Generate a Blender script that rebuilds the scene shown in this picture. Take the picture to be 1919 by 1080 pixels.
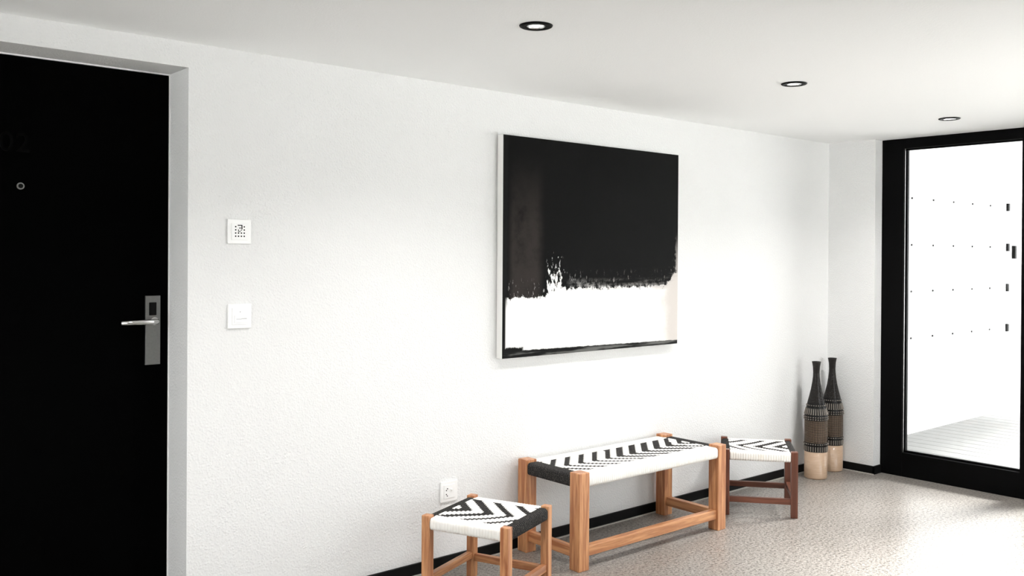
import bpy, bmesh, math, random
from mathutils import Vector, Matrix
random.seed(7)
scene = bpy.context.scene
for o in list(bpy.data.objects):
    bpy.data.objects.remove(o, do_unlink=True)
COL = scene.collection

# ------------------------------------------------------------------ camera
YAW, PITCH, ROLL = 0.7153, -0.0042, 0.0064
FOC, CX, CY = 1735.55, 968.95, 487.96
fw = Vector((math.sin(YAW)*math.cos(PITCH), math.cos(YAW)*math.cos(PITCH), math.sin(PITCH)))
r0 = Vector((math.cos(YAW), -math.sin(YAW), 0)); u0 = r0.cross(fw)
rt = math.cos(ROLL)*r0 + math.sin(ROLL)*u0
up = -math.sin(ROLL)*r0 + math.cos(ROLL)*u0
cam_data = bpy.data.cameras.new('camera')
cam = bpy.data.objects.new('camera', cam_data); COL.objects.link(cam)
M = Matrix((rt, up, -fw)).transposed().to_4x4()
M.translation = Vector((0, -3.2301, 1.3529))
cam.matrix_world = M
cam_data.sensor_width = 36.0
cam_data.lens = FOC*36.0/1919
cam_data.shift_x = -(CX-959.5)/1919
cam_data.shift_y = (CY-540)/1919
cam_data.clip_start = 0.05
scene.camera = cam

# ------------------------------------------------------------------ daylight and exposure
world = bpy.data.worlds.new('overcast_sky'); scene.world = world
world.use_nodes = True
bg = world.node_tree.nodes['Background']
bg.inputs[0].default_value = (0.98, 0.99, 1.0, 1)
bg.inputs[1].default_value = 3.0
sun_data = bpy.data.lights.new('hazy_sun', 'SUN'); sun_data.energy = 20.0; sun_data.angle = math.radians(22); sun_data.color = (1.0, 0.99, 0.975)
sun = bpy.data.objects.new('hazy_sun', sun_data); COL.objects.link(sun)
sun.rotation_euler = Vector((-0.90, 0.22, -1.0)).to_track_quat('-Z', 'Y').to_euler()
scene.view_settings.view_transform = 'Standard'
scene.view_settings.look = 'None'
scene.view_settings.gamma = 1.0
scene.view_settings.use_curve_mapping = False
scene.view_settings.exposure = 0.95
scene.cycles.max_bounces = 8
scene.cycles.diffuse_bounces = 5
scene.cycles.glossy_bounces = 3
scene.cycles.caustics_reflective = False
scene.cycles.caustics_refractive = False

# ------------------------------------------------------------------ material helpers
class G:
    """tiny shader-graph writer: every method returns a socket"""
    def __init__(s, name):
        s.m = bpy.data.materials.new(name); s.m.use_nodes = True
        s.t = s.m.node_tree; s.n = s.t.nodes; s.b = s.n['Principled BSDF']
    def link(s, a, sock):
        if isinstance(a, bpy.types.NodeSocket): s.t.links.new(a, sock)
        else:
            try: sock.default_value = a
            except Exception: sock.default_value = (a, a, a)
    def math(s, op, a, b=0.0, c=None, clamp=False):
        n = s.n.new('ShaderNodeMath'); n.operation = op; n.use_clamp = clamp
        s.link(a, n.inputs[0]); s.link(b, n.inputs[1])
        if c is not None: s.link(c, n.inputs[2])
        return n.outputs[0]
    def add(s, a, b): return s.math('ADD', a, b)
    def sub(s, a, b): return s.math('SUBTRACT', a, b)
    def mul(s, a, b): return s.math('MULTIPLY', a, b)
    def mx(s, a, b): return s.math('MAXIMUM', a, b)
    def mn(s, a, b): return s.math('MINIMUM', a, b)
    def inv(s, a): return s.math('SUBTRACT', 1.0, a)
    def step(s, x, lo, hi):
        n = s.n.new('ShaderNodeMapRange'); n.interpolation_type = 'SMOOTHSTEP'
        rev = lo > hi
        if rev: lo, hi = hi, lo
        s.link(x, n.inputs[0]); n.inputs[1].default_value = lo; n.inputs[2].default_value = hi
        n.inputs[3].default_value = 1.0 if rev else 0.0; n.inputs[4].default_value = 0.0 if rev else 1.0
        return n.outputs[0]
    def coord(s, which='Object'):
        return s.n.new('ShaderNodeTexCoord').outputs[which]
    def scale(s, v, sc):
        n = s.n.new('ShaderNodeVectorMath'); n.operation = 'MULTIPLY'
        s.link(v, n.inputs[0]); n.inputs[1].default_value = sc
        return n.outputs[0]
    def offs(s, v, o):
        n = s.n.new('ShaderNodeVectorMath'); n.operation = 'ADD'
        s.link(v, n.inputs[0]); s.link(o, n.inputs[1])
        return n.outputs[0]
    def xyz(s, v):
        n = s.n.new('ShaderNodeSeparateXYZ'); s.link(v, n.inputs[0]); return n.outputs
    def noise(s, v, sc, detail=3.0, rough=0.55, dist=0.0):
        n = s.n.new('ShaderNodeTexNoise'); s.link(v, n.inputs['Vector'])
        n.inputs['Scale'].default_value = sc; n.inputs['Detail'].default_value = detail
        n.inputs['Roughness'].default_value = rough; n.inputs['Distortion'].default_value = dist
        return n.outputs[0]
    def voro(s, v, sc, out='Distance', feat='F1'):
        n = s.n.new('ShaderNodeTexVoronoi'); n.feature = feat; s.link(v, n.inputs['Vector'])
        n.inputs['Scale'].default_value = sc
        return n.outputs[out]
    def mix(s, f, a, b):
        n = s.n.new('ShaderNodeMix'); n.data_type = 'RGBA'
        s.link(f, n.inputs[0])
        for v, k in ((a, 6), (b, 7)):
            if isinstance(v, bpy.types.NodeSocket): s.t.links.new(v, n.inputs[k])
            else: n.inputs[k].default_value = tuple(v) + ((1,) if len(v) == 3 else ())
        return n.outputs[2]
    def col(s, c):
        if isinstance(c, bpy.types.NodeSocket): s.t.links.new(c, s.b.inputs['Base Color'])
        else: s.b.inputs['Base Color'].default_value = tuple(c) + (1,)
        return s
    def set(s, **k):
        for a, v in k.items(): s.link(v, s.b.inputs[a.replace('_', ' ')])
        return s
    def bump(s, h, strength=0.3, dist=0.003):
        n = s.n.new('ShaderNodeBump'); n.inputs['Strength'].default_value = strength
        n.inputs['Distance'].default_value = dist; s.link(h, n.inputs['Height'])
        s.t.links.new(n.outputs[0], s.b.inputs['Normal']); return s

def plain(name, c, rough=0.5, metal=0.0, var=0.06, sc=40, spec=0.5):
    g = G(name); n = g.noise(g.coord(), sc, 3)
    g.col(g.mix(n, [x*(1-var) for x in c], [min(1, x*(1+var)) for x in c]))
    g.set(Roughness=rough, Metallic=metal)
    g.b.inputs['Specular IOR Level'].default_value = spec
    return g.m

def plaster(name, c, sc, strength, dist, big=0.02):
    g = G(name); v = g.coord()
    a = g.voro(v, sc); b = g.noise(v, sc*0.9, 3, 0.6); d = g.noise(v, 1.3, 2)
    h = g.add(g.mul(g.step(a, 0.0, 0.75), -0.7), b)
    g.col(g.mix(d, [x*(1-big) for x in c], c)).set(Roughness=0.92).bump(h, strength, dist)
    g.b.inputs['Specular IOR Level'].default_value = 0.2
    return g.m

MAT = {}
MAT['wall'] = plaster('white_roughcast_plaster', (0.755, 0.757, 0.755), 120, 0.42, 0.0035)
MAT['ceiling'] = plaster('white_ceiling_plaster', (0.915, 0.92, 0.92), 140, 0.12, 0.002)
MAT['dim_wall'] = plaster('grey_plaster', (0.82, 0.815, 0.80), 125, 0.3, 0.003)
MAT['outside_white'] = plaster('white_outdoor_render', (0.86, 0.86, 0.86), 60, 0.2, 0.002)
MAT['panel'] = plain('white_cladding_panel', (0.87, 0.87, 0.87), 0.55, var=0.01)
MAT['black_metal'] = plain('black_coated_aluminium', (0.0012, 0.0012, 0.0013), 0.5, var=0.3, sc=200, spec=0.06)
MAT['black_door'] = plain('matt_black_door_leaf', (0.0006, 0.0006, 0.0006), 0.8, var=0.2, sc=9, spec=0.015)
MAT['black_gloss'] = plain('black_numerals', (0.0004, 0.0004, 0.0004), 0.5, var=0.1, spec=0.05)
MAT['base_black'] = plain('black_skirting', (0.0035, 0.0035, 0.0035), 0.5, var=0.3, spec=0.12)
MAT['steel'] = plain('brushed_steel', (0.26, 0.26, 0.257), 0.36, metal=1.0, var=0.12, sc=120)
MAT['steel_bright'] = plain('polished_steel', (0.62, 0.62, 0.61), 0.18, metal=1.0, var=0.04)
MAT['white_plastic'] = plain('white_plastic', (0.86, 0.86, 0.855), 0.3, var=0.01)
MAT['grey_print'] = plain('grey_print', (0.42, 0.42, 0.42), 0.5)
MAT['dark_plastic'] = plain('black_plastic', (0.004, 0.004, 0.004), 0.5, spec=0.1)
MAT['strip'] = plain('pale_joint_strip', (0.45, 0.43, 0.4), 0.35)
MAT['canvas'] = plain('white_canvas_edge', (0.8, 0.79, 0.77), 0.8, var=0.03, sc=300)
MAT['deck'] = None

# floor: ground concrete screed with fine aggregate
g = G('ground_concrete_floor'); v = g.coord()
n1 = g.noise(v, 75, 6, 0.9); n2 = g.noise(v, 2.2, 3); cx_ = g.noise(g.offs(v, (5.0, 3.0, 1.0)), 95, 6, 0.9)
base = g.mix(n2, (0.25, 0.225, 0.20), (0.33, 0.305, 0.28))
c1 = g.mix(g.step(cx_, 0.52, 0.60), base, (0.56, 0.53, 0.49))
c2 = g.mix(g.step(n1, 0.51, 0.43), c1, (0.05, 0.04, 0.034))
g.b.inputs['IOR'].default_value = 1.7
g.col(c2).set(Roughness=g.add(0.29, g.mul(g.noise(v, 60, 3), 0.12))).bump(g.add(n1, g.mul(cx_, 0.4)), 0.08, 0.001)
MAT['floor'] = g.m

# wood: reddish hardwood, grain along the object's longest local axis (z of the stick meshes)
def wood(name, c0, c1, c2, c3):
  g = G(name); v = g.coord()
  rnd = g.n.new('ShaderNodeObjectInfo').outputs['Random']
  vv = g.offs(g.scale(v, (1, 1, 0.07)), g.mul(rnd, 9.0))
  n1 = g.noise(vv, 60, 4, 0.6, 0.4); n2 = g.noise(vv, 14, 2, 0.5, 1.0)
  c = g.mix(g.step(n1, 0.35, 0.68), c0, c1)
  c = g.mix(g.step(n2, 0.62, 0.72), c, c2)
  c = g.mix(g.mul(rnd, 0.35), c, c3)
  g.col(c).set(Roughness=0.36).bump(n1, 0.12, 0.001)
  return g.m
MAT['wood'] = wood('reddish_hardwood', (0.31, 0.10, 0.036), (0.66, 0.335, 0.155), (0.20, 0.06, 0.025), (0.54, 0.27, 0.13))
MAT['wood_darker'] = wood('reddish_hardwood_darker', (0.085, 0.026, 0.014), (0.19, 0.065, 0.036), (0.05, 0.014, 0.008), (0.14, 0.05, 0.028))  # same grain as the other wood, in darker colours for the far stool


g = G('white_cotton_cord'); v = g.coord()
n1 = g.noise(v, 260, 3, 0.6); n2 = g.noise(v, 25, 2)
g.col(g.mix(g.step(n2, 0.45, 0.75), g.mix(n1, (0.82, 0.80, 0.76), (0.88, 0.865, 0.84)), (0.83, 0.79, 0.73))).set(Roughness=0.85).bump(n1, 0.3, 0.001)
MAT['white_cord'] = g.m
g = G('charcoal_twisted_cord'); v = g.coord()
n1 = g.noise(v, 330, 3, 0.7)
g.col(g.mix(g.step(n1, 0.52, 0.70), (0.005, 0.0045, 0.0045), (0.15, 0.13, 0.115))).set(Roughness=0.9).bump(n1, 0.6, 0.002)
MAT['dark_cord'] = g.m

g = G('pale_cane'); v = g.coord(); z = g.xyz(v)[2]
n1 = g.noise(g.scale(v, (1, 1, 14)), 22, 3)
g.col(g.mix(n1, (0.38, 0.245, 0.155), (0.58, 0.42, 0.30))).set(Roughness=0.4, Coat_Weight=0.6, Coat_Roughness=0.08).bump(g.math('SINE', g.mul(z, 900)), 0.3, 0.001)
MAT['cane'] = g.m

def crosshatch(name, thr, lightc, darkc):
    g = G(name); v = g.coord(); o = g.xyz(v)
    ang = g.math('ARCTAN2', o[1], o[0])
    a = g.math('SINE', g.add(g.mul(ang, 26), g.mul(o[2], 390)))
    b = g.math('SINE', g.sub(g.mul(ang, 26), g.mul(o[2], 390)))
    k = g.mul(a, b)
    g.set(Coat_Weight=0.2, Coat_Roughness=0.07, Specular_IOR_Level=0.2)
    g.col(g.mix(g.step(k, thr, thr+0.35), darkc, lightc)).set(Roughness=0.5).bump(k, 0.6, 0.003)
    return g.m
MAT['hatch'] = crosshatch('black_and_tan_lattice_weave', 0.05, (0.26, 0.18, 0.12), (0.004, 0.0035, 0.003))
MAT['hatch_dark'] = crosshatch('dark_lattice_weave', 0.5, (0.06, 0.045, 0.035), (0.003, 0.0026, 0.0024))
MAT['vase_black'] = plain('black_lacquer', (0.004, 0.0035, 0.0035), 0.4, var=0.4, sc=150, spec=0.25)
MAT['vase_grey'] = plain('pale_cane_rib', (0.20, 0.175, 0.15), 0.5, var=0.3, sc=150)

# thin window glass: clear, with the mirror share of a real pane
m = bpy.data.materials.new('clear_window_glass'); m.use_nodes = True
t = m.node_tree; t.nodes.clear()
out = t.nodes.new('ShaderNodeOutputMaterial'); mixn = t.nodes.new('ShaderNodeMixShader')
fr = t.nodes.new('ShaderNodeFresnel'); fr.inputs[0].default_value = 1.35
tr = t.nodes.new('ShaderNodeBsdfTransparent'); tr.inputs[0].default_value = (0.97, 0.98, 0.975, 1)
gl = t.nodes.new('ShaderNodeBsdfGlossy'); gl.inputs['Roughness'].default_value = 0.0
t.links.new(fr.outputs[0], mixn.inputs[0]); t.links.new(tr.outputs[0], mixn.inputs[1])
t.links.new(gl.outputs[0], mixn.inputs[2]); t.links.new(mixn.outputs[0], out.inputs[0])
MAT['glass'] = m

g = G('weathered_deck_board'); v = g.coord()
n1 = g.noise(g.scale(v, (1, 0.05, 1)), 50, 4)
g.col(g.mix(n1, (0.16, 0.16, 0.155), (0.25, 0.245, 0.24))).set(Roughness=0.7).bump(n1, 0.2, 0.001)
MAT['deck'] = g.m
g = G('pale_gravel_ground'); v = g.coord()
g.col(g.mix(g.noise(v, 30, 4), (0.58, 0.58, 0.57), (0.7, 0.695, 0.69))).set(Roughness=0.9)
MAT['ground'] = g.m

def emissive(name, c, s):
    g = G(name); n = g.noise(g.coord(), 60, 2)
    g.col(c); g.link(g.mix(n, c, (1, 1, 1)), g.b.inputs['Emission Color']); g.b.inputs['Emission Strength'].default_value = s
    return g.m
MAT['lamp'] = emissive('lit_lamp_lens', (1.0, 0.97, 0.92), 6.0)

# ------------------------------------------------------------------ mesh helpers
def obj(name, me, mat, parent=None, loc=None, smooth=False):
    o = bpy.data.objects.new(name, me); COL.objects.link(o)
    if mat is not None and not me.materials: me.materials.append(MAT[mat] if isinstance(mat, str) else mat)
    if parent is not None: o.parent = parent
    if loc is not None: o.location = loc
    if smooth:
        for p in me.polygons: p.use_smooth = True
    return o
def thing(name, label, cat, loc=(0, 0, 0), rotz=0.0, group=None):
    o = bpy.data.objects.new(name, None); COL.objects.link(o)
    o.empty_display_size = 0.05
    o.location = loc; o.rotation_euler = (0, 0, rotz)
    o['label'] = label; o['category'] = cat
    if group: o['group'] = group
    return o
def tag(o, label, cat, group=None):
    o['label'] = label; o['category'] = cat
    if group: o['group'] = group
    return o
def struct(o, label=None):
    o['kind'] = 'structure'
    if label: o['label'] = label
    return o
def bm_mesh(name, bm):
    me = bpy.data.meshes.new(name); bm.normal_update(); bm.to_mesh(me); bm.free(); return me
def add_box(bm, x0, x1, y0, y1, z0, z1):
    vs = [bm.verts.new(p) for p in ((x0,y0,z0),(x1,y0,z0),(x1,y1,z0),(x0,y1,z0),(x0,y0,z1),(x1,y0,z1),(x1,y1,z1),(x0,y1,z1))]
    for f in ((3,2,1,0),(4,5,6,7),(0,1,5,4),(1,2,6,5),(2,3,7,6),(3,0,4,7)):
        bm.faces.new([vs[i] for i in f])
    return vs
def boxes(name, lst, bevel=0.0, seg=2):
    bm = bmesh.new()
    for b in lst: add_box(bm, *b)
    if bevel: bmesh.ops.bevel(bm, geom=list(bm.edges), offset=bevel, segments=seg, affect='EDGES', profile=0.6)
    return bm_mesh(name, bm)
def lathe(name, prof, seg=40, cap=True):
    bm = bmesh.new(); rings = []
    for r, z in prof:
        rings.append([bm.verts.new((r*math.cos(2*math.pi*i/seg), r*math.sin(2*math.pi*i/seg), z)) for i in range(seg)])
    for a, b in zip(rings, rings[1:]):
        for i in range(seg):
            bm.faces.new((a[i], a[(i+1) % seg], b[(i+1) % seg], b[i]))
    if cap:
        bm.faces.new(list(reversed(rings[0]))); bm.faces.new(rings[-1])
    for f in bm.faces: f.smooth = len(f.verts) == 4
    bmesh.ops.recalc_face_normals(bm, faces=list(bm.faces))
    return bm_mesh(name, bm)
def tube(name, pts, r, seg=14, flat=1.0):
    bm = bmesh.new(); rings = []
    pts = [Vector(p) for p in pts]
    for i, p in enumerate(pts):
        d = (pts[min(i+1, len(pts)-1)] - pts[max(i-1, 0)]).normalized()
        a = Vector((0, 0, 1)) if abs(d.z) < 0.9 else Vector((1, 0, 0))
        s = d.cross(a).normalized(); w = s.cross(d).normalized()
        rings.append([bm.verts.new(p + s*(r*math.cos(2*math.pi*k/seg)) + w*(r*flat*math.sin(2*math.pi*k/seg))) for k in range(seg)])
    for a, b in zip(rings, rings[1:]):
        for k in range(seg): bm.faces.new((a[k], a[(k+1) % seg], b[(k+1) % seg], b[k]))
    bm.faces.new(rings[0]); bm.faces.new(rings[-1])
    for f in bm.faces: f.smooth = len(f.verts) == 4
    bmesh.ops.recalc_face_normals(bm, faces=list(bm.faces))
    return bm_mesh(name, bm)

# ------------------------------------------------------------------ room shell
HC = 2.10; XE = 5.497; XF = 5.581; XMIN = -2.0; YR = -4.1
DX0, DX1, DZ, DY = 0.255, 1.2666, 2.012, 0.1757
struct(obj('floor', boxes('floor', [(XMIN-0.2, 5.66, YR-0.2, 0.3, -0.12, 0.0)]), 'floor'), 'pale grey ground concrete floor with fine speckle')
struct(obj('ceiling', boxes('ceiling', [(XMIN-0.2, 5.76, YR-0.2, 0.3, HC, HC+0.25)]), 'ceiling'), 'flat white plaster ceiling')
wl = struct(obj('wall_left', boxes('wall_left', [(XMIN-0.2, DX0, 0, 0.3, 0, HC), (DX0, DX1, 0, 0.3, DZ, HC), (DX1, 5.70, 0, 0.3, 0, HC)]), 'wall'), 'long white roughcast wall with recessed door')
we = struct(obj('wall_end', boxes('wall_end', [(XE, 5.70, -0.3198, 0, 0, HC)]), 'wall'), 'short white wall return beside the glazed door')
struct(obj('wall_end_far', boxes('wall_end_far', [(XE, 5.70, YR, -3.38, 0, HC)]), 'wall'), 'white wall beyond the glazing')
WX0, WX1, WZ0, WZ1 = 3.3, 5.3, 0.02, 2.08
struct(obj('wall_right', boxes('wall_right', [(XMIN, WX0, YR-0.2, YR, 0, HC), (WX1, 5.70, YR-0.2, YR, 0, HC), (WX0, WX1, YR-0.2, YR, 0, WZ0), (WX0, WX1, YR-0.2, YR, WZ1, HC)]), 'dim_wall'), 'plastered wall opposite the bench')
RY0, RY1 = -3.6, -0.8
struct(obj('wall_rear', boxes('wall_rear', [(XMIN-0.2, XMIN, YR-0.2, RY0, 0, HC), (XMIN-0.2, XMIN, RY1, 0, 0, HC), (XMIN-0.2, XMIN, RY0, RY1, 0, 0.10), (XMIN-0.2, XMIN, RY0, RY1, 2.03, HC)]), 'dim_wall'), 'plastered wall at the near end')

HB = 0.052
def skirting(name, segs, strips):
    o = struct(obj(name, boxes(name, segs, 0.0015, 1), 'base_black'), 'low black skirting board')
    obj('joint_strip', boxes('joint_strip', strips), 'strip', o)
    return o
skirting('baseboard_left', [(DX1, XE-0.012, -0.012, -0.0005, 0, HB)], [(DX1, XE-0.012, -0.018, -0.012, 0.0, 0.006)])
skirting('baseboard_end', [(XE-0.012, XE-0.0005, -0.332, -0.0005, 0, HB), (XE-0.012, XF-0.002, -0.332, -0.3203, 0, HB)], [(XE-0.018, XE-0.012, -0.332, -0.0125, 0.0, 0.005)])

# --- door
d = struct(obj('door_1', boxes('door_1', [(DX0+0.004, DX1-0.004, DY, DY+0.05, 0.004, DZ-0.006)], 0.0015, 1), 'black_door'), 'matt black flush door set deep in the white wall')
obj('door_frame', boxes('door_frame', [(DX1-0.004, DX1-0.0002, DY-0.004, DY+0.05, 0, DZ), (DX0, DX1-0.004, DY-0.004, DY+0.05, DZ-0.005, DZ-0.0002), (DX0+0.0002, DX0+0.004, DY-0.004, DY+0.05, 0, DZ)]), 'white_plastic', d)['label'] = 'thin pale frame edge'
pl = obj('lock_plate', boxes('lock_plate', [(1.178, 1.232, DY-0.010, DY-0.0005, 0.952, 1.202)], 0.002), 'steel', d); pl['label'] = 'tall brushed steel lock plate'
obj('card_reader', boxes('card_reader', [(1.191, 1.217, DY-0.0135, DY-0.0095, 1.131, 1.178)], 0.002), 'dark_plastic', pl)
hp = [(1.209, DY-0.010, 1.110), (1.209, DY-0.034, 1.110)]
for k in range(1, 7):
    a = k/6*math.pi/2
    hp.append((1.209-0.022*(1-math.cos(a)), DY-0.034-0.022*math.sin(a), 1.110))
hp += [(1.14, DY-0.056, 1.110), (1.078, DY-0.056, 1.110)]
obj('lever_handle', tube('lever_handle', hp, 0.0092), 'steel_bright', pl)['label'] = 'round steel lever handle'
obj('handle_rose', tube('handle_rose', [(1.209, DY-0.009, 1.110), (1.209, DY-0.016, 1.110)], 0.014, 24), 'steel_bright', pl)
ph = obj('peephole', tube('peephole', [(0.7715, DY-0.0005, 1.576), (0.7715, DY-0.005, 1.576)], 0.0115, 24), 'steel', d)
obj('lens', tube('lens', [(0.7715, DY-0.0045, 1.576), (0.7715, DY-0.0062, 1.576)], 0.0075, 20), 'dark_plastic', ph)
cu = bpy.data.curves.new('numerals', 'FONT'); cu.body = '02'; cu.size = 0.092; cu.extrude = 0.0015; cu.space_character = 1.08
tmp = bpy.data.objects.new('tmp', cu); COL.objects.link(tmp)
dg = bpy.context.evaluated_depsgraph_get(); dg.update()
me = bpy.data.meshes.new_from_object(tmp.evaluated_get(dg)); bpy.data.objects.remove(tmp)
me.materials.clear()
no = obj('room_number', me, 'black_gloss', d, (0.706, DY-0.002, 1.690)); no.rotation_euler = (math.pi/2, 0, 0); no['label'] = 'black room number 02'

# --- glazed end front (window_1): frame in the plane x = XF, panes side by side
WTOP = 2.0376; WBOT = 0.1478
w1 = struct(obj('window_1', boxes('window_1', [(XF, XF+0.06, -0.4607, -0.3205, 0, HC-0.001)], 0.0015, 1), 'black_metal'), 'floor to ceiling black framed glazing at the end of the hall')
ys = [(-0.4607, -1.149), (-1.29, -2.25), (-2.39, -3.24)]
for i, (a, b) in enumerate(ys):
    obj('top_rail', boxes('top_rail', [(XF, XF+0.06, b, a, WTOP, HC-0.001)], 0.0015, 1), 'black_metal', w1)
    obj('bottom_rail', boxes('bottom_rail', [(XF, XF+0.06, b, a, 0, WBOT)], 0.0015, 1), 'black_metal', w1)
    nb = ys[i+1][0] if i < 2 else -3.38
    obj('mullion', boxes('mullion', [(XF, XF+0.06, nb, b, 0, HC-0.001)], 0.0015, 1), 'black_metal', w1)
    bead = obj('glazing_bead', boxes('glazing_bead', [(XF+0.028, XF+0.05, a-0.012, a, WBOT, WTOP), (XF+0.028, XF+0.05, b, b+0.010, WBOT, WTOP),
        (XF+0.028, XF+0.05, b+0.010, a-0.012, WBOT, WBOT+0.012), (XF+0.028, XF+0.05, b+0.010, a-0.012, WTOP-0.010, WTOP)]), 'black_metal', w1)
    obj('glass_pane', boxes('glass_pane', [(XF+0.036, XF+0.040, b, a, WBOT, WTOP)]), 'glass', w1)
    obj('spacer_bar', boxes('spacer_bar', [(XF+0.010, XF+0.0115, a-0.0065, a-0.0005, WBOT, WTOP)]), 'steel_bright', w1)['label'] = 'thin bright metal strip along the frame'
# --- unseen window added in the opposite wall to brighten the hall
w2 = struct(obj('added_window_2', boxes('added_window_2', [(WX0, WX1, YR-0.12, YR-0.06, WZ0, WZ0+0.06), (WX0, WX1, YR-0.12, YR-0.06, WZ1-0.06, WZ1)]), 'black_metal'), 'wide black framed glazing, added unseen on the opposite side for light')
for x in (WX0, WX0+0.97, WX1-0.06):
    obj('mullion', boxes('mullion', [(x, x+0.06, YR-0.12, YR-0.06, WZ0+0.06, WZ1-0.06)]), 'black_metal', w2)
for a, b in ((WX0+0.06, WX0+0.97), (WX0+1.03, WX1-0.06)):
    obj('glass_pane', boxes('glass_pane', [(a, b, YR-0.092, YR-0.088, WZ0+0.06, WZ1-0.06)]), 'glass', w2)

# --- unseen glazing added at the near end for more even light
w3 = struct(obj('added_window_3', boxes('added_window_3', [(XMIN-0.12, XMIN-0.06, RY0, RY1, 0.10, 0.16), (XMIN-0.12, XMIN-0.06, RY0, RY1, 1.97, 2.03)]), 'black_metal'), 'black framed glazing, added unseen at the near end for light')
for y in (RY0, (RY0+RY1)/2-0.03, RY1-0.06):
    obj('mullion', boxes('mullion', [(XMIN-0.12, XMIN-0.06, y, y+0.06, 0.16, 1.97)]), 'black_metal', w3)
for a, b in ((RY0+0.06, (RY0+RY1)/2-0.03), ((RY0+RY1)/2+0.03, RY1-0.06)):
    obj('glass_pane', boxes('glass_pane', [(XMIN-0.092, XMIN-0.088, a, b, 0.16, 1.97)]), 'glass', w3)

# ------------------------------------------------------------------ terrace beyond the glazing
struct(obj('terrain', boxes('terrain', [(-30, 40, -40, 30, -0.5, -0.13)]), 'ground'), 'pale ground outside the building')
dk = struct(obj('deck', boxes('deck', [(5.66, 11.2, -4.6, 0.23, -0.125, -0.055)]), 'ground'), 'terrace deck of pale boards')
pm = boxes('deck_board', [(0, 0.136, -4.6, 0.228, -0.05, -0.022)], 0.003, 1)
for k in range(39): obj('deck_board', pm, 'deck', dk, (5.665+0.142*k, 0, 0))
ow = struct(obj('wall_terrace', boxes('wall_terrace', [(5.70, 11.2, 0.23, 0.45, -0.12, 2.30)]), 'outside_white'), 'bright white terrace wall clad in square panels')
PW = 0.366
pm = boxes('cladding_panel', [(0, PW-0.002, 0.221, 0.2295, 0, PW-0.002)], 0.001, 1)
fm = tube('fixing', [(0, 0.2215, 0), (0, 0.214, 0)], 0.009, 10)
km = boxes('bracket', [(-0.018, 0.018, 0.200, 0.2215, -0.035, 0.035)], 0.002, 1)
for i in range(14):
    for j in range(5):
        obj('cladding_panel', pm, 'panel', ow, (5.99+PW*i, 0, 0.365+PW*j))
for i in range(1, 14):
    for j in range(1, 5):
        if i in (8, 13): obj('bracket', km, 'dark_plastic', ow, (5.99+PW*i, 0, 0.365+PW*j))
        else: obj('fixing', fm, 'dark_plastic', ow, (5.99+PW*i, 0, 0.365+PW*j))
obj('bracket', boxes('bracket', [(-0.018, 0.018, 0.19, 0.2215, -0.06, 0.06)], 0.002, 1), 'dark_plastic', ow, (9.05, 0, 1.42))
struct(obj('trim_1', boxes('trim_1', [(5.72, 11.2, -1.2, 0.5, 2.30, 2.5)]), 'outside_white'), 'white roof soffit over the terrace edge')

# ------------------------------------------------------------------ painting
PX0, PX1, PZ0, PZ1 = 2.6812, 3.9105, 0.8898, 1.9024
W_, H_ = PX1-PX0, PZ1-PZ0
pic = thing('painting', 'large abstract black and white canvas on the white wall above the bench', 'painting', (PX0, -0.045, PZ0))
obj('canvas_edge', boxes('canvas_edge', [(0, W_, 0.0008, 0.040, 0, H_)], 0.002), 'canvas', pic)['label'] = 'white canvas sides'
g = G('abstract_paint'); v = g.coord(); o = g.xyz(v)
p = g.math('DIVIDE', o[0], W_); q = g.math('DIVIDE', o[2], H_)
nl = g.noise(v, 7, 5, 0.65); nf = g.noise(v, 34, 5, 0.7); nx = g.noise(g.scale(v, (1, 1, 0.35)), 60, 4, 0.7); nh = g.noise(g.scale(v, (0.25, 1, 3)), 12, 4, 0.6)
dark = g.mix(nl, (0.0008, 0.0008, 0.0009), (0.0042, 0.0040, 0.0040))
band = g.mul(g.mul(g.step(p, 0.02, 0.055), g.step(p, 0.215, 0.165)), g.mul(g.step(q, 0.95, 0.55), g.step(nl, 0.15, 0.62)))
dark = g.mix(g.mul(band, 0.85), dark, (0.034, 0.028, 0.026))
# ragged upper limit of the white field
lim = g.add(g.add(0.272, g.mul(g.step(p, 0.2, 0.29), 0.036)), g.mul(g.step(p, 0.90, 1.0), 0.075))
e = g.sub(lim, q)
rag = g.add(e, g.mul(g.sub(nf, 0.5), 0.10))
white = g.step(rag, -0.004, 0.006)
soft = g.mul(g.step(g.add(e, g.mul(g.sub(nh, 0.5), 0.11)), -0.03, 0.03), g.step(p, 0.24, 0.45))
# splatter above the field near the left band
spl = g.mul(g.mul(g.step(p, 0.205, 0.235), g.step(p, 0.335, 0.285)), g.mul(g.step(q, 0.53, 0.30), g.step(q, 0.25, 0.28)))
spl = g.mul(g.step(g.add(g.mul(spl, 0.24), g.sub(nx, 0.60)), 0.085, 0.115), g.step(spl, 0.02, 0.2))
edge = g.mul(g.step(g.add(p, g.mul(g.sub(nf, 0.5), 0.05)), 0.978, 0.992), g.step(q, 0.60, 0.42))
smear = g.mul(g.mul(g.step(e, -0.055, 0.0), g.step(nh, 0.42, 0.62)), g.mul(g.step(p, 0.30, 0.42), g.step(nf, 0.40, 0.58)))
drip = g.mul(g.step(e, -0.10, -0.01), g.step(nx, 0.585, 0.64))
mask = g.mx(g.mx(g.mx(white, g.mul(spl, 0.9)), g.mul(edge, 0.7)), g.mx(g.mul(smear, 0.45), g.mul(drip, 0.6)))
wcol = g.mix(g.mul(g.step(g.add(p, g.mul(g.sub(nl, 0.5), 0.2)), 0.78, 0.98), 0.85), (0.86, 0.855, 0.84), (0.50, 0.46, 0.43))
wcol = g.mix(g.mul(g.inv(soft), g.step(p, 0.3, 0.5)), wcol, (0.42, 0.39, 0.37))
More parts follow.
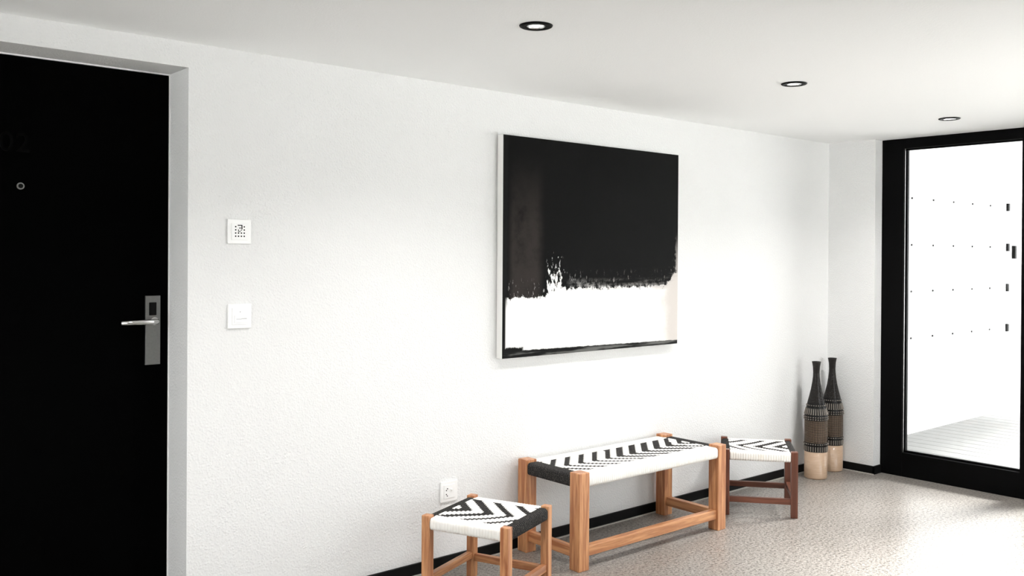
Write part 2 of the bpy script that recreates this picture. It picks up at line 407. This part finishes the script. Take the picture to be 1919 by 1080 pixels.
c = g.mix(mask, dark, wcol)
# dark rim along the left and bottom edges with a scraped grey streak
bw = g.sub(0.034, g.mul(p, 0.012))
rimb = g.step(g.add(g.sub(bw, q), g.mul(g.sub(nf, 0.5), 0.012)), -0.002, 0.003)
riml = g.step(g.add(g.sub(0.024, p), g.mul(g.sub(nf, 0.5), 0.03)), -0.002, 0.003)
riml = g.mul(riml, g.inv(g.mul(g.step(q, 0.30, 0.20), g.step(p, 0.012, 0.02))))
blot = g.mul(g.step(g.add(p, g.mul(g.sub(nf, 0.5), 0.05)), 0.115, 0.095), g.step(g.add(q, g.mul(g.sub(nf, 0.5), 0.03)), 0.052, 0.042))
rim = g.mx(g.mx(rimb, riml), blot)
c = g.mix(rim, c, g.mix(g.mul(g.step(nh, 0.48, 0.62), g.step(q, 0.03, 0.015)), (0.006, 0.006, 0.006), (0.12, 0.12, 0.115)))
g.col(c).set(Roughness=0.62).bump(g.add(nf, g.mul(nx, 0.4)), 0.15, 0.001)
g.b.inputs['Specular IOR Level'].default_value = 0.05
obj('painted_face', boxes('painted_face', [(0.001, W_-0.001, 0, 0.0015, 0.001, H_-0.001)]), g.m, pic)['label'] = 'black field over a white block'

# ------------------------------------------------------------------ wall plates
def plate(name, label, cat, x, z, s=0.090):
    t = thing(name, label, cat, (x, 0, z))
    obj('cover_frame', boxes('cover_frame', [(-s/2, s/2, -0.0085, -0.0003, -s/2, s/2)], 0.003), 'white_plastic', t)
    return t
t = plate('thermostat', 'square white room thermostat with vent slots, upper plate beside the door', 'thermostat', 1.4545, 1.437)
obj('control_face', boxes('control_face', [(-0.031, 0.031, -0.0115, -0.008, -0.031, 0.031)], 0.0015), 'white_plastic', t)
sl = boxes('vent_slot', [(-0.0024, 0.0024, -0.0122, -0.0110, -0.0024, 0.0024)])
for i in range(4):
    for j in range(4):
        if i in (1, 2) and j > 1: continue
        obj('vent_slot', sl, 'dark_plastic', t, (-0.0165+0.011*i, 0, -0.017+0.0115*j))
disp = obj('display', boxes('display', [(-0.009, 0.009, -0.0122, -0.0110, -0.001, 0.0245)]), 'white_plastic', t)
obj('display_mark', boxes('display_mark', [(-0.009, 0.009, -0.0128, -0.0120, 0.021, 0.0245), (0.0055, 0.009, -0.0128, -0.0120, 0.008, 0.021), (-0.004, 0.004, -0.0128, -0.0120, 0.0115, 0.0145),
    (-0.007, -0.0045, -0.0128, -0.0120, 0.0, 0.008), (-0.007, 0.003, -0.0128, -0.0120, -0.001, 0.0015), (0.002, 0.007, -0.0128, -0.0120, 0.004, 0.0065)]), 'dark_plastic', disp)
t = plate('card_switch', 'square white key card switch, lower plate beside the door', 'switch', 1.4575, 1.1275)
obj('switch_face', boxes('switch_face', [(-0.031, 0.031, -0.0110, -0.008, -0.031, 0.031)], 0.0015), 'white_plastic', t)
cs = obj('card_slot', boxes('card_slot', [(-0.022, 0.028, -0.0135, -0.0105, -0.024, 0.004)], 0.0012), 'white_plastic', t)
obj('slot_line', boxes('slot_line', [(-0.016, 0.004, -0.0141, -0.0132, -0.0115, -0.0095), (0.004, 0.024, -0.0141, -0.0132, -0.0105, -0.0078)]), 'grey_print', cs)
obj('indicator', tube('indicator', [(0, -0.0105, 0.016), (0, -0.0120, 0.016)], 0.002, 10), 'grey_print', t)
t = plate('wall_socket', 'white three pin power socket low on the wall behind the near stool', 'socket', 2.418, 0.3305)
obj('socket_insert', boxes('socket_insert', [(-0.030, 0.030, -0.0110, -0.008, -0.030, 0.030)], 0.0015), 'white_plastic', t)
for dx, dz in ((-0.012, 0.013), (-0.018, 0.006), (-0.018, -0.011), (-0.013, -0.018)):
    obj('pin_hole', tube('pin_hole', [(dx, -0.0105, dz), (dx, -0.0118, dz)], 0.0026, 10), 'dark_plastic', t)
obj('socket_ridge', tube('socket_ridge', [(0.006, -0.0105, 0.006), (0.012, -0.013, 0.008)], 0.0055, 12), 'white_plastic', t)

# ------------------------------------------------------------------ ceiling downlights
def downlight(x, y, label):
    t = thing('ceiling_spotlight', label, 'ceiling light', (x, y, HC), 0, 'row of recessed ceiling spotlights')
    obj('trim_ring', lathe('trim_ring', [(0.0300, -0.0005), (0.0300, -0.004), (0.050, -0.0055), (0.0535, -0.0035), (0.0545, -0.0005)], 48, False), 'black_metal', t)
    obj('inner_ring', lathe('inner_ring', [(0.0305, -0.0010), (0.0292, -0.0048), (0.0268, -0.0050), (0.0245, -0.0010)], 40, False), 'steel_bright', t)
    obj('lamp_lens', lathe('lamp_lens', [(0.0240, -0.0008), (0.0215, -0.0020), (0.015, -0.0030), (0.006, -0.0034)], 36, True), 'lamp', t)
    l = bpy.data.lights.new('spot_beam', 'SPOT'); l.energy = 34; l.spot_size = math.radians(140); l.spot_blend = 1.0
    l.shadow_soft_size = 0.02; l.color = (1.0, 0.98, 0.96)
    o = bpy.data.objects.new('spot_beam', l); COL.objects.link(o); o.parent = t; o.location = (0, 0, -0.03)
downlight(2.008, -1.005, 'recessed black ringed spotlight, nearest of the three in the ceiling')
downlight(3.490, -1.012, 'recessed black ringed spotlight, middle of the three in the ceiling')
downlight(4.957, -1.018, 'recessed black ringed spotlight, farthest, near the glazed door')
downlight(0.520, -1.000, 'added black ringed spotlight, out of view in front of the black door')  # extra unseen lamp, added to brighten wall and floor
downlight(-0.950, -0.995, 'added black ringed spotlight, out of view at the near end of the hall')  # second added lamp out of view, evens out the brightness

# ------------------------------------------------------------------ woven seats
def ribbon(bm, path, axis, width, th):
    """arched ribbon along path [(pos, normal)], axis = unit vector across"""
    rows = []
    for pos, nrm in path:
        rows.append([bm.verts.new(pos + axis*(width*a) + nrm*(th*h)) for a, h in ((-0.5, 0.0), (-0.3, 0.85), (0.0, 1.0), (0.3, 0.85), (0.5, 0.0))])
    for a, b in zip(rows, rows[1:]):
        for k in range(4): bm.faces.new((a[k], a[k+1], b[k+1], b[k]))
def wrap_path(p0, p1, s, ztop, rh, mids):
    """2D path (t,z,nt,nz) from under the rail at p0..p0+s, over the seat, to under the rail ending at p1"""
    rc = 0.012; out = []
    def arc(cx, cz, a0, a1, n=4):
        for k in range(n+1):
            a = math.radians(a0 + (a1-a0)*k/n); out.append((cx+rc*math.cos(a), cz+rc*math.sin(a), math.cos(a), math.sin(a)))
    zb = ztop-rh
    out.append((p0+s-0.004, zb, 0, -1))
    arc(p0+rc, zb+rc, 270, 180); arc(p0+rc, ztop-rc, 180, 90)
    out.append((p0+s*0.8, ztop, 0, 1))
    out.extend(mids)
    out.append((p1-s*0.8, ztop, 0, 1))
    arc(p1-rc, ztop-rc, 90, 0); arc(p1-rc, zb+rc, 0, -90)
    out.append((p1-s+0.004, zb, 0, -1))
    return out
def woven_seat(t, D, Wd, s, Z, pitch, period, duty, phase, flip, drop=0.014, rh=0.050):
    """dark cords run along local x (length D), white cords along local y (length Wd); s = leg thickness"""
    ins = 0.004
    ztop = Z-drop
    nw = int(round((D-2*s-0.004)/pitch)); pw = (D-2*s-0.004)/nw
    nd = int(round((Wd-2*s-0.004)/pitch)); pd = (Wd-2*s-0.004)/nd
    sag = lambda x, y: -0.007*math.sin(math.pi*min(max((x-s)/(D-2*s), 0), 1))*math.sin(math.pi*min(max((y-s)/(Wd-2*s), 0), 1))
    def isdark(x, y):
        if y < s+0.012 or y > Wd-s-0.012: return False
        k = (x if not flip else D-x) - abs(y-Wd/2) + phase
        return (k/period) % 1.0 < duty
    xs = [s+0.002+pw*(i+0.5) for i in range(nw)]
    yc = [s+0.002+pd*(j+0.5) for j in range(nd)]
    bw = bmesh.new(); bd = bmesh.new()
    for x in xs:
        mids = []
        for y in yc:
            dk = isdark(x, y); z = ztop + sag(x, y) + (-0.0055 if dk else 0.0015)
            mids += [(y-pd*0.32, z, 0, 1), (y+pd*0.32, z, 0, 1)]
        p = wrap_path(ins, Wd-ins, s, ztop, rh, mids)
        jit = random.uniform(-0.0004, 0.0004)
        ribbon(bw, [(Vector((x+jit, a, z)), Vector((0, na, nz))) for a, z, na, nz in p], Vector((1, 0, 0)), pw*1.06, 0.0022)
    for y in yc:
        mids = []
        for x in xs[::2]:
            mids.append((x, ztop+sag(x, y)-0.0012, 0, 1))
        p = wrap_path(ins, D-ins, s, ztop, rh, mids)
        ribbon(bd, [(Vector((a, y, z)), Vector((na, 0, nz))) for a, z, na, nz in p], Vector((0, 1, 0)), pd*1.0, 0.0034)
    for b in (bw, bd):
        for f in b.faces: f.smooth = True
    a = obj('white_cord_weave', bm_mesh('white_cord_weave', bw), 'white_cord', t); a['kind'] = 'stuff'; a['label'] = 'off white cord wrapped over the long rails'
    b = obj('charcoal_cord_weave', bm_mesh('charcoal_cord_weave', bd), 'dark_cord', t); b['kind'] = 'stuff'; b['label'] = 'charcoal cord forming chevrons and wrapped end rails'
def stick(name, t, x0, x1, y0, y1, z0, z1, bevel=0.003):
    """a wooden member whose mesh has its length along local z"""
    dx, dy, dz = x1-x0, y1-y0, z1-z0
    c = ((x0+x1)/2, (y0+y1)/2, (z0+z1)/2)
    if dz >= max(dx, dy): dims, rot = (dx, dy, dz), (0, 0, 0)
    elif dx >= dy: dims, rot = (dz, dy, dx), (0, math.pi/2, 0)
    else: dims, rot = (dx, dz, dy), (math.pi/2, 0, 0)
    a, b, l = (k/2 for k in dims)
    o = obj(name, boxes(name, [(-a, a, -b, b, -l, l)], bevel, 2), t.get('_wood', 'wood'), t, c); o.rotation_euler = rot
    return o
def seat_frame(t, D, Wd, s, Z, sz0, sz1, sth, zs_side, drop=0.014, back=True):
    for x in (0, D-s):
        for y in (0, Wd-s): stick('leg', t, x, x+s, y, y+s, 0, Z, min(0.004, s*0.1))
    zc = Z-drop
    ri = 0.010
    for y in (ri, Wd-s+0.004): stick('seat_rail', t, s-0.002, D-s+0.002, y, y+s-ri-0.004, zc-0.045, zc-0.006)
    for x in (ri, D-s+0.004): stick('seat_rail', t, x, x+s-ri-0.004, s-0.002, Wd-s+0.002, zc-0.045, zc-0.006)
    m = (s-sth)/2
    for y in ((m, Wd-s+m) if back else (m,)): stick('stretcher', t, s-0.002, D-s+0.002, y, y+sth, sz0, sz1)
    for x in (m, D-s+m): stick('stretcher', t, x, x+sth, s-0.002, Wd-s+0.002, sz0+zs_side, sz1+zs_side)

bench = thing('woven_bench', 'long wooden bench with black and white chevron woven seat', 'bench', (2.7977, -0.4265, 0), -0.0082)
seat_frame(bench, 1.0207, 0.405, 0.0612, 0.423, 0.055, 0.100, 0.034, -0.004, back=False)
woven_seat(bench, 1.0207, 0.405, 0.0612, 0.423, 0.0128, 0.0885, 0.48, -0.004, False)

# stools: local x = dark cord direction
A, S, ZS = 0.3819, 0.0352, 0.3441
def stool(label, origin, ang, flip, wd='wood'):
    t = thing('woven_stool', label, 'stool', origin, ang, 'pair of woven stools')
    t['_wood'] = wd
    seat_frame(t, A, A, S, ZS, 0.068, 0.098, 0.022, 0.012, 0.010)
    woven_seat(t, A, A, S, ZS, 0.0128, 0.100, 0.46, 0.035, flip, 0.010, 0.044)
    del t['_wood']
    return t
# near stool: u = (cos a, sin a), v = (-sin a, cos a); dark cords along v -> local x = v, local y = -u
def place(x0, y0, a):
    ux, uy = math.cos(a), math.sin(a)
    return (x0+ux*A, y0+uy*A, 0), a+math.pi/2
o_, r_ = place(2.2239, -0.6304, 0.3778)
stool('low square wooden stool with chevron woven seat, nearest the black door', o_, r_, False)
o_, r_ = place(4.2514, -0.570, 0.6661)
stool('low square wooden stool in darker tone with chevron woven seat, between the bench and the tall vases', o_, r_, True, 'wood_darker')

# ------------------------------------------------------------------ bottle vases
def vase(label, x, y, rot):
    t = thing('bottle_vase', label, 'vase', (x, y, 0), rot, 'pair of tall bottle vases')
    R = 0.0685
    obj('base', lathe('base', [(R-0.006, 0.0), (R-0.001, 0.004), (R, 0.012), (R, 0.166)], 48), 'cane', t)['label'] = 'plain pale cane lower body'
    def ribs(z0, z1, r0, r1, n=30):
        b = obj('ribbed_band', lathe('ribbed_band', [(r0, z0), (r1, z1)], 48, False), 'vase_black', t)
        bm = bmesh.new()
        for k in range(n):
            a = 2*math.pi*k/n; ca, sa = math.cos(a), math.sin(a); w = 0.0032
            q = []
            for r, z in ((r0, z0+0.004), (r1, z1-0.004)):
                for sgn, rr in ((-1, 0.0), (0, 0.0035), (1, 0.0)):
                    q.append(bm.verts.new(((r+rr)*ca-sgn*w*sa, (r+rr)*sa+sgn*w*ca, z)))
            bm.faces.new((q[0], q[1], q[4], q[3])); bm.faces.new((q[1], q[2], q[5], q[4]))
        bmesh.ops.recalc_face_normals(bm, faces=list(bm.faces))
        o = obj('rib', bm_mesh('rib', bm), 'vase_grey', b); o['kind'] = 'stuff'
    def beads(z, r, n=30, br=0.0045):
        bm = bmesh.new()
        for k in range(n):
            a = 2*math.pi*k/n
            bmesh.ops.create_icosphere(bm, subdivisions=1, radius=br, matrix=Matrix.Translation((r*math.cos(a), r*math.sin(a), z)))
        for f in bm.faces: f.smooth = True
        o = obj('bead_row', bm_mesh('bead_row', bm), 'vase_grey', t); o['kind'] = 'stuff'
    ribs(0.166, 0.204, R, R)
    obj('dark_band', lathe('dark_band', [(R, 0.204), (R+0.001, 0.208), (R+0.001, 0.219), (R, 0.222)], 48, False), 'vase_black', t)
    beads(0.2135, R+0.0012)
    obj('lattice_body', lathe('lattice_body', [(R, 0.222), (R, 0.356)], 48, False), 'hatch', t)['label'] = 'woven lattice middle'
    obj('dark_band', lathe('dark_band', [(R, 0.356), (R+0.0015, 0.362), (R+0.0015, 0.384), (R, 0.390)], 48, False), 'vase_black', t)
    beads(0.366, R+0.0018); beads(0.379, R+0.0018)
    ribs(0.390, 0.436, R+0.0005, 0.0585)
    obj('dark_band', lathe('dark_band', [(0.0585, 0.436), (0.0575, 0.446), (0.0525, 0.462)], 48, False), 'vase_black', t)
    beads(0.450, 0.0565, 26, 0.004)
    obj('neck', lathe('neck', [(0.0525, 0.462), (0.0410, 0.507), (0.0315, 0.548), (0.0245, 0.590), (0.0205, 0.625), (0.0195, 0.650), (0.0215, 0.685), (0.0255, 0.708), (0.0275, 0.716), (0.0225, 0.716), (0.0165, 0.66), (0.016, 0.60)], 40, False), 'hatch_dark', t)['label'] = 'slender dark woven neck with flared mouth'
    return t
vase('tall dark woven bottle vase with pale base, front one of the pair', 5.140, -0.135, 0.3)
vase('tall dark woven bottle vase with pale base, standing behind in the corner', 5.408, -0.086, 1.1)
